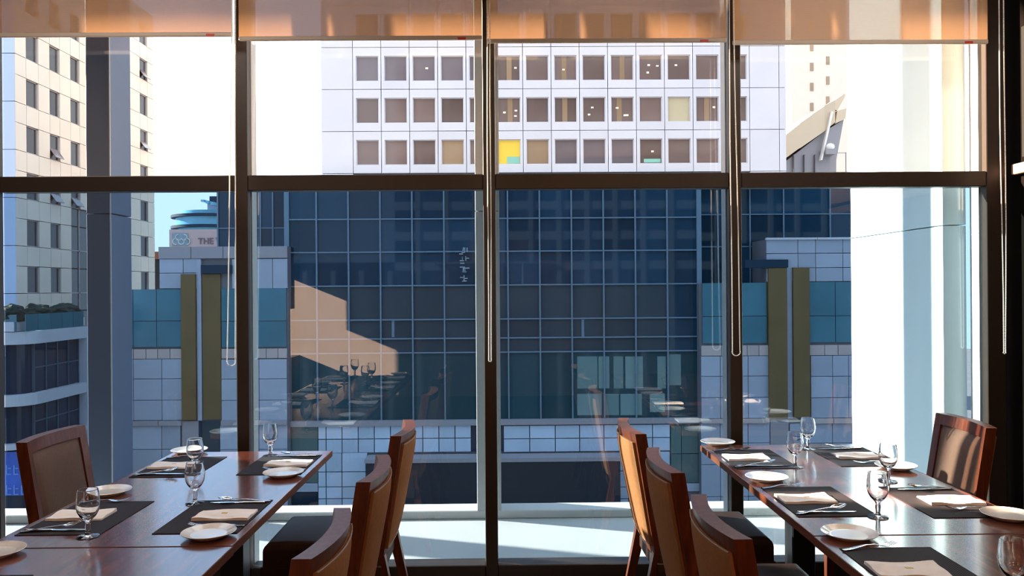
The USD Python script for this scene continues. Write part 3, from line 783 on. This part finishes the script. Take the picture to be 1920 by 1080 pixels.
# left wing
grid(gb, "stone_panel", M["stone"], [300, 345, 378], [485, 512, 541], YW)
grid(gb, "coping_stone", M["grey_stone"], [299, 360, 420, 475, 540], [462, 485], YW, depth=0.2)
grid(gb, "stone_panel", M["stone"], [436, 475, 512, 540], [485, 541], YW)
grid(gb, "teal_panel", M["teal"], [212, 251, 295, 343], [542, 602, 651], YW)
grid(gb, "teal_panel", M["teal"], [416, 475, 538], [540, 602, 651], YW)
grid(gb, "pink_panel", M["pink_stone"], [212, 252, 275, 297, 320, 343], [654, 673], YW)
grid(gb, "pink_panel", M["pink_stone"], [416, 445, 475, 500, 522, 539], [653, 672], YW)
grid(gb, "stone_panel", M["stone"], [212, 252, 305, 343], [673, 710, 750, 788], YW)
grid(gb, "stone_panel", M["stone"], [416, 445, 487, 539], [673, 710, 750, 788], YW)
grid(gb, "ledge_stone", M["grey_stone"], [212, 300, 343], [788, 798], YW, depth=0.3)
grid(gb, "ledge_stone", M["grey_stone"], [416, 475, 540], [787, 797], YW, depth=0.3)
grid(gb, "stone_panel", M["stone"], [212, 305, 340], [798, 842, 890, 950], YW)
grid(gb, "stone_panel", M["stone"], [414, 487, 540], [797, 842, 890, 950], YW)
box_part("gold_pillar", 343.5, 514, 370, 786, YW, M["gold"], 0.35, 0.3)
box_part("gold_pillar", 381, 514, 415, 786, YW, M["gold"], 0.1, 0.5)
box_part("pier", 371, 486, 379, 788, YW, M["stone"], 0.15, 0.2)
box_part("recess_hood", 380, 497, 437, 513, YW, M["navy"], 0.3, 0.6)
box_part("pillar_base", 343, 789, 374, 950, YW, M["grey_stone"], 0.12, 0.2)
box_part("pillar_base", 379, 789, 414, 950, YW, M["curtain_slate"], 0.05, 0.2)
box_part("base_strip", 374, 789, 379, 950, YW, M["navy"], 0.1, 0.2)
x0, x1, _, _, z0, z1 = rect(212, 463, 541, 700, YW)
obj("wing_core", bx(at_y(300, 500, YW)[0], x1, YW + 0.02, YW + 3.0, G0, z1), M["joint"], gb)
obj("wing_core", bx(x0, at_y(300, 500, YW)[0], YW + 0.02, YW + 0.9, G0, at_y(270, 543, YW)[2]), M["joint"], gb)
# right wing
grid(gb, "stone_panel", M["stone"], [1436, 1495, 1528, 1579, 1620], [449, 475, 502, 528], YW, skip=())
grid(gb, "coping_stone", M["white_panel"], [1434, 1530, 1620], [445, 450], YW, depth=0.25)
grid(gb, "teal_panel", M["teal"], [1316, 1375, 1437], [530, 593, 644], YW)
grid(gb, "teal_panel", M["teal"], [1516, 1565, 1620], [528, 592, 642], YW)
grid(gb, "pink_panel", M["pink_stone"], [1314, 1352, 1400, 1422, 1440], [647, 667], YW)
grid(gb, "pink_panel", M["pink_stone"], [1517, 1545, 1570, 1600, 1620], [646, 666], YW)
grid(gb, "stone_panel", M["stone"], [1314, 1350, 1402, 1441], [667, 705, 745, 784], YW)
grid(gb, "stone_panel", M["stone"], [1519, 1560, 1590, 1640], [666, 705, 745, 783], YW)
grid(gb, "ledge_stone", M["pink_stone"], [1314, 1390, 1441], [784, 793], YW, depth=0.3)
grid(gb, "ledge_stone", M["pink_stone"], [1519, 1560, 1640], [783, 793], YW, depth=0.3)
grid(gb, "stone_panel", M["stone"], [1314, 1350, 1402, 1443], [793, 830, 870, 930, 960], YW)
grid(gb, "stone_panel", M["stone"], [1480, 1560, 1640], [793, 830, 870, 960], YW)
box_part("gold_pillar", 1439, 503, 1473, 782, YW, M["gold"], 0.35, 0.3)
box_part("gold_pillar", 1485, 502, 1515, 781, YW, M["gold"], 0.35, 0.3)
box_part("pier", 1475, 486, 1484, 784, YW, M["stone"], 0.15, 0.2)
box_part("recess_hood", 1395, 487, 1475, 502, YW, M["navy"], 0.3, 0.6)
box_part("pillar_base", 1444, 785, 1478, 960, YW, M["grey_stone"], 0.12, 0.2)
x0, x1, _, _, z0, z1 = rect(1311, 449, 1640, 700, YW)
obj("wing_core", bx(at_y(1436, 500, YW)[0], x1, YW + 0.02, YW + 3.0, G0, z1), M["joint"], gb)
obj("wing_core", bx(x0, at_y(1436, 500, YW)[0], YW + 0.02, YW + 3.0, G0, at_y(1390, 531, YW)[2]), M["joint"], gb)
# ground storey
YG = 54.7
obj("ledge", bx(*rect(540, 786.5, 1312, 796, YG, 0.3, 0.3)), M["grey_stone"], gb)
obj("ground_core", bx(*rect(540, 797, 1312, 985, YG, -0.02, 0.4)), M["joint"], gb)
grid(gb, "wall_tile", M["tile"], [597, 612] + [642 + 30.2 * k for k in range(9)], [797, 822, 848], YG, gap=0.06)
grid(gb, "wall_tile", M["tile"], [597, 612, 642, 690], [848, 884, 912, 934, 960], YG, gap=0.06)
grid(gb, "wall_tile", M["tile"], [944, 993] + [1041 + 45.5 * k for k in range(5)] + [1256], [796, 821, 846], YG, gap=0.06)
grid(gb, "wall_tile", M["tile"], [1160, 1178, 1223, 1256], [846, 882, 912, 934, 960], YG, gap=0.06)
grid(gb, "green_pane", M["green_glass"], [541, 597], [797, 845, 905], YG)
grid(gb, "green_pane", M["green_glass"], [1257, 1277, 1314], [797, 850, 905], YG)
grid(gb, "green_pane", M["dark_glass"], [884, 944], [796, 846], YG)
grid(gb, "ledge_stone", M["stone"], [541, 597], [905, 922], YG)
grid(gb, "ledge_stone", M["stone"], [1257, 1314], [905, 921], YG)
grid(gb, "green_pane", M["dark_glass"], [541, 597], [922, 960], YG)
dkb = thing("dark_canopy", "long dark box-like canopy at street level under the tiled wall", "canopy")
obj("canopy_box", bx(*rect(693, 857, 1157, 937, YG, 1.6, -0.05)), M["dark_box"], dkb)
obj("canopy_cap", bx(*rect(691, 850, 1159, 857, YG, 1.65, -0.05)), M["grey_stone"], dkb)
x0, x1, _, _, z0, z1 = rect(693, 937, 1157, 1000, YG)
obj("canopy_base", bx(x0 + .3, x1 - .3, YG - 1.4, YG - 0.1, G0, z1), M["joint"], dkb)
# pale strokes shaped as the reflection of a vertical sign in the glass
vs = thing("vertical_sign", "painted reflection of a vertical sign high on the dark glass left of the central mullion", "sign")
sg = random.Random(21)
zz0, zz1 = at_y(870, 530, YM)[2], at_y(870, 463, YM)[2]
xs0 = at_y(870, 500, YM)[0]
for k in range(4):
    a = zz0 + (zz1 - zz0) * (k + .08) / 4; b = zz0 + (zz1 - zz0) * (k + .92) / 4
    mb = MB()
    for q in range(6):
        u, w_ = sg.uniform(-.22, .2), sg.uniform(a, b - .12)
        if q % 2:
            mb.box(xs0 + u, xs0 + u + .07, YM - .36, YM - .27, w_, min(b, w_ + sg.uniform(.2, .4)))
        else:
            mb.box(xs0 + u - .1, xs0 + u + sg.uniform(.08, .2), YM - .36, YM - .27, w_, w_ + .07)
    obj("sign_stroke", mb.mesh(), M["reflected_sign_pale"], vs)

# ---- tower on the left, its long face running away from us
XT = -33.0
st = thing("stone_tower", "tall stone-panelled tower with small dark windows at the left, sunlight painted as cream", "building")
ycol = [at_x(p, 420, XT)[1] for p in (30, 51, 74, 95, 114, 134, 151, 178, 192, 225, 239, 264, 278, 290)]
isw = [0, 1, 0, 1, 0, 1, 0, 1, 0, 1, 0, 1, 0]
zw0 = at_x(62, 463, XT)[2]; zw1 = at_x(62, 413, XT)[2]
FH = (at_x(62, 413, XT)[2] - at_x(62, 500, XT)[2])
xg = random.Random(9)
zlow, zhi = zw0 - 5 * FH, zw1 + 6 * FH
obj("core_wall", bx(XT - 10, XT - 0.3, ycol[0] + .3, ycol[-1], G0, zhi), M["joint"], st)
for fl in range(-5, 7):
    a, b = zw0 + fl * FH, zw1 + fl * FH
    for i, w in enumerate(isw):
        y0, y1 = ycol[i] + .02, ycol[i + 1] - .02
        if fl <= 0 and i in (5, 6):           # glazed strip
            for (lo, hi) in ((a, b), (b, a + FH)):
                obj("strip_pane", bx(XT - .25, XT - .18, y0, y1, lo + .05, hi - .05), M["strip_glass"], st)
            obj("strip_rail", bx(XT - .27, XT - .12, y0 - .02, y1 + .02, a - .05, a + .05), M["grey_stone"], st)
            obj("strip_post", bx(XT - .27, XT - .12, y0 - .06, y0 + .06, a, a + FH), M["grey_stone"], st)
            continue
        obj("stone_panel", bx(XT - .3, XT, y0, y1, b + .02, a + FH - .02), M["sunlit_cream_panel"], st)
        if w:
            win = obj("window_frame", MB().box(XT - .3, XT - .1, y0, y0 + .07, a, b).box(XT - .3, XT - .1, y1 - .07, y1, a, b).box(XT - .3, XT - .1, y0, y1, a, a + .07).box(XT - .3, XT - .1, y0, y1, b - .07, b).mesh(), M["grey_stone"], st)
            obj("pane", bx(XT - .24, XT - .18, y0 + .07, y1 - .07, a + .07, b - .07), M["tower_pane"], win)
            if fl >= 1 and xg.random() < .45:
                q = (y0 + y1) / 2; zz = a + (b - a) * .45
                v = np.array([[XT - .16, y0 + .1, zz], [XT + .35, y0 + .1, a + .15], [XT + .35, y1 - .1, a + .15], [XT - .16, y1 - .1, zz]])
                v = np.vstack([v, v + [0.03, 0, 0.03]])
                obj("open_sash", (v, BOXF), M["pane_violet"], win)
        else:
            obj("stone_panel", bx(XT - .3, XT, y0, y1, a + .02, b - .02), M["sunlit_cream_panel"], st)
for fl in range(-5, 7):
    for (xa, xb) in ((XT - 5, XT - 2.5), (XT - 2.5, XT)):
        obj("end_panel", bx(xa + .02, xb - .02, ycol[0], ycol[0] + .28, zw0 + fl * FH + .02, zw0 + (fl + 1) * FH - .02), M["blue_panel"], st)  # shade of the front face painted in as blue

# ---- rounded podium of that tower
XP = -27.0
pb = thing("podium_building", "low dark-glass podium with pale curved bands below the left tower", "building")
yA, yB = at_x(47, 640, XP)[1], at_x(166, 630, XP)[1]
def ring(px_y0, px_y1, inset=0.0):
    """band along the front and the long side with a rounded corner, from height z1 to z0"""
    z1, z0 = at_x(47, px_y0, XP)[2], at_x(47, px_y1, XP)[2]
    r = 1.6
    ang = np.linspace(-np.pi / 2, 0, 8)
    pts = [(XP - 9, yA)] + [(XP - r + r * math.cos(a), yA + r + r * math.sin(a)) for a in ang] + [(XP, yB)]
    inner = [(x - .9 if i > 4 else x - .3, y + .9 if i < 5 else y + .3) for i, (x, y) in enumerate(pts)]
    out = Polygon(pts + [(XP - 9, yB)])
    if inset:
        out = out.buffer(-inset)
    m = trimesh.creation.extrude_polygon(out, z1 - z0)
    m.apply_translation([0, 0, z0])
    return m
obj("band", ring(623, 647), M["concrete"], pb)
obj("band", ring(743, 764), M["concrete"], pb)
obj("band", ring(836, 846), M["concrete"], pb)
zlist = [at_x(47, p, XP)[2] for p in (647, 695, 743)]
obj("glass_body", ring(647.5, 742.5, 0.6), M["dark_glass"], pb)
obj("glass_body", ring(764.5, 835.5, 0.6), M["dark_glass"], pb)
obj("glass_body", ring(846.5, 1000, 0.5), M["dark_glass"], pb)
ys = np.linspace(yA + 1.7, yB - 0.32, 5)
for (p0, p1, p2) in ((647, 695, 743), (764, 800, 836)):
    za, zb_, zc = (at_x(47, p, XP)[2] for p in (p0, p1, p2))
    for a, b in zip(ys[:-1], ys[1:]):
        for lo, hi in ((zb_, za), (zc, zb_)):
            obj("window_pane", bx(XP - .6, XP - .52, a + .04, b - .04, lo + .04, hi - .04), M["dark_glass"], pb)
    for a in ys:
        obj("window_post", bx(XP - .6, XP - .46, a - .04, a + .04, zc, za), M["podium_frame"], pb)
    obj("window_rail", bx(XP - .6, XP - .48, ys[0], ys[-1], zb_ - .04, zb_ + .04), M["podium_frame"], pb)
    for xa, xb in ((XP - 3.4, XP - 1.8), (XP - 5.2, XP - 3.4)):
        obj("window_pane", bx(xa + .05, xb - .05, yA + .52, yA + .6, zb_ + .04, za - .04), M["dark_glass"], pb)
        obj("window_pane", bx(xa + .05, xb - .05, yA + .52, yA + .6, zc + .04, zb_ - .04), M["dark_glass"], pb)
    for xa in (XP - 1.75, XP - 3.4):
        obj("window_post", bx(xa - .06, xa + .06, yA + .42, yA + .6, zc, za), M["mullion_grey"], pb)
obj("end_pier", bx(XP - .8, XP + .05, yB - .3, yB, G0, zlist[0]), M["stone"], pb)
zb0, zb1 = at_x(47, 622, XP)[2], at_x(47, 590, XP)[2]
bal = plain("balustrade_glass", (0.035, 0.13, 0.17), 0.1, vary=0.1)
yy = np.linspace(yA + .4, yB - .2, 6)
for a, b in zip(yy[:-1], yy[1:]):
    obj("balustrade_panel", bx(XP - .25, XP - .2, a + .03, b - .03, zb0, zb1), bal, pb)
obj("balustrade_panel", bx(XP - 5.5, XP - .6, yA + .2, yA + .25, zb0, zb1), bal, pb)
for k, (a, lab) in enumerate(((yA + 1.0, "dark round shrub at the left end of the podium roof"), (yA + 3.6, "dark shrub in the middle of the podium roof"), (yA + 6.6, "wide dark shrub at the far end of the podium roof"))):
    t = thing("roof_shrub", lab, "shrub", (XP - 1.4, a, zb0))
    s = trimesh.creation.icosphere(3, 1.0)
    n = meshkit.fbm(s.vertices * 2.3 + k * 7, 4, seed=k)
    s.vertices *= (0.62 + 0.75 * n)[:, None]
    s.vertices *= [0.8, 0.95 + .25 * k, 0.85]
    s.vertices *= [1, 1, .7]; s.vertices += [0, 0, .9]
    obj("foliage", s, M["leaf"], t)
    obj("planter", bx(-.7, .7, -.9 - .2 * k, .9 + .2 * k, 0, .55), M["concrete"], t)
po = thing("blue_poster", "bright blue poster behind the left chair at the foot of the podium", "poster")
x0, x1, y0, y1, z0, z1 = rect(-40, 848, 42, 930, yA + 0.3)
obj("poster_sheet", bx(x0, x1, yA + .36, yA + .44, z0, z1), M["poster"], po)
for k in range(2):
    zz = z1 - (0.75 + 1.15 * k)
    mb = MB()
    for q in range(4):
        xq = x0 + 1.1 + q * .42
        mb.box(xq, xq + .28, yA + .33, yA + .36, zz - .55, zz - .48).box(xq, xq + .07, yA + .33, yA + .36, zz - .48, zz)
        mb.box(xq + .1, xq + .28, yA + .33, yA + .36, zz - .22, zz - .15)
    obj("poster_lettering", mb.mesh(), M["poster_ink"], po)

# ---- far buildings between the tower and the glass building
YF = 130.0
tb_ = thing("tiered_building", "distant tiered blue glass building with rounded storeys", "building")
xc = at_y(404, 420, YF + 8)[0]
def disc(px_left, py0, py1, m, name):
    r = xc - at_y(px_left, (py0 + py1) / 2, YF + 8)[0]
    z1, z0 = at_y(380, py0, YF)[2], at_y(380, py1, YF)[2]
    c = trimesh.creation.cylinder(r, z1 - z0, sections=48); c.apply_translation([xc, YF + 8, (z0 + z1) / 2])
    obj(name, c, m, tb_, smooth=30)
disc(338, 424, 640, M["cyan_glass"], "storey")
disc(326, 419, 424, M["navy"], "brim")
disc(334, 403, 419, M["cyan_glass"], "storey")
disc(326, 398, 403, M["navy"], "brim")
disc(343, 390, 398, M["cyan_glass"], "storey")
obj("roof_block", bx(*rect(376, 376, 415, 390, YF, -3, 9)), M["blue_panel"], tb_)
obj("roof_block", bx(*rect(380, 364, 415, 376, YF, -3, 9)), M["navy"], tb_)
for k in range(3):
    obj("roof_vent", bx(*rect(372 + 9 * k, 373 + 2 * k, 378 + 9 * k, 377 + 3 * k, YF, -1, 3)), M["cyan_glass"], tb_)
YN = 100.0
sb = thing("sign_building", "pinkish building wall carrying large dark lettering and a pale emblem", "building")
obj("sign_wall", bx(*rect(318, 430, 440, 640, YN, 0, 6)), M["pink_wall"], sb)
eb = obj("emblem_plate", bx(*rect(323, 437, 353, 461, YN, 0.08, 0)), M["emblem_back"], sb)
mb = MB()
ce = at_y(339, 449.5, YN)
for k in range(5):                      # curling pale strokes of the emblem
    cxx, czz, rr = ce[0] + (-.55 + .33 * k) * 1.05, ce[2] + (.28 if k % 2 else -.22), .36
    for q in range(7):
        a0, a1 = 0.6 + q * .62 + k, 0.6 + (q + 1) * .62 + k
        s = trimesh.creation.cylinder(.07, segment=[[cxx + rr * math.cos(a0), YN - .12, czz + rr * math.sin(a0)], [cxx + rr * math.cos(a1), YN - .12, czz + rr * math.sin(a1)]], sections=6)
        mb.tri(s)
obj("emblem_stroke", mb.mesh(), M["emblem"], eb)
tx = meshkit.text_mesh("THE", 0.72, 0.08, bold=True)
tx.apply_transform(trimesh.transformations.rotation_matrix(math.pi / 2, [1, 0, 0]))
pt = at_y(371, 457.5, YN)
tx.apply_translation([pt[0], YN - .02, pt[2]])
obj("lettering", tx, M["ink"], sb)
pt = at_y(404.5, 446, YN)
obj("lettering", ((np.array([[0, 0, .05], [.24, 0, .05], [.44, 0, -.72], [.3, 0, -.72], [0, -.08, .05], [.24, -.08, .05], [.44, -.08, -.72], [.3, -.08, -.72]]) + pt), BOXF), M["ink"], sb)
br = thing("brick_building", "thin sliver of a red-brown building beside the stone wing at the left", "building")
YBk = 85.0
obj("brick_wall", bx(*rect(286, 476, 302, 640, YBk, 0, 8)), M["tower_pane"], br)
obj("parapet", bx(*rect(286, 472, 302, 486, YBk, .2, 8)), M["brick"], br)

# ---- right: blade-shaped building and pale tower
YR = 80.0
wb = thing("blade_building", "grey building with a beige blade-shaped slanting roof at the right", "building")
def poly(pts, Y, depth, m, name, parent):
    pg = Polygon([(at_y(x, y, Y)[0], at_y(x, y, Y)[2]) for x, y in pts])
    e = trimesh.creation.extrude_polygon(pg, depth)
    e.apply_transform(trimesh.transformations.rotation_matrix(math.pi / 2, [1, 0, 0]))
    e.apply_translation([0, Y + depth, 0])
    return obj(name, e, m, parent)
poly([(1470, 305), (1545, 247), (1582, 224), (1568, 300), (1565, 860), (1470, 860)], YR, 10, M["roof_grey"], "grey_wall", wb)
for (a, b, ya, yb, yc, yd) in ((1462, 1500, 262, 232, 277, 305), (1500, 1523, 231, 215, 262, 278), (1523, 1546, 214, 199, 246, 262), (1546, 1566, 198, 187, 229, 246)):
    poly([(a, ya), (b, yb), (b, yc), (a, yd)], YR - .5, 11, M["roof_beige"], "roof_panel", wb)
poly([(1554, 196), (1585, 174), (1584, 182), (1570, 207), (1560, 205)], YR - .3, 3, M["roof_beige"], "roof_tip", wb)
poly([(1570, 208), (1587, 203), (1585, 222), (1566, 232)], YR - .3, 9, M["roof_beige"], "roof_panel", wb)
poly([(1559, 209), (1563, 209), (1542, 300), (1539, 300)], YR - .8, .5, M["dish"], "rib", wb)
for a in (1488, 1508, 1528):
    poly([(a, 290), (a + 1.5, 289), (a + 1.5, 330), (a, 330)], YR - .3, .3, M["joint"], "wall_seam", wb)
dc = at_y(1557, 275, YR - 1)
d = trimesh.creation.icosphere(3, .42); d.apply_scale([1, .5, .8]); d.apply_translation(dc)
obj("satellite_dish", d, M["dish"], wb, smooth=True)
obj("dish_base", bx(dc[0] - .5, dc[0] + .5, dc[1] - .2, dc[1] + 1.2, dc[2] - .75, dc[2] - .25), M["roof_grey"], wb)
obj("roof_rail", MB().box(*rect(1570, 286, 1587, 287, YR, 0, .1)).box(*rect(1586, 286, 1587, 330, YR, 0, .1)).mesh(), M["roof_grey"], wb)
YPT = 120.0
pt_ = thing("pale_tower", "very pale far tower with small tan windows rising behind the blade-shaped roof", "building")
x0, x1, _, _, z0, z1 = rect(1484, -60, 1588, 420, YPT)
obj("tower_wall", bx(x0, x1, YPT, YPT + 14, G0, z1), M["sunlit_cream_panel"], pt_)
for k in range(-2, 5):
    for (a, off) in ((1519, 118), (1549, 106)):
        y = off + 37.5 * (k)
        f1 = obj("window", bx(*rect(a, y, a + 6, y + 15, YPT, .1, .1)), M["pane_tan"], pt_)

# ---- ceiling of the terrace outside is open; done
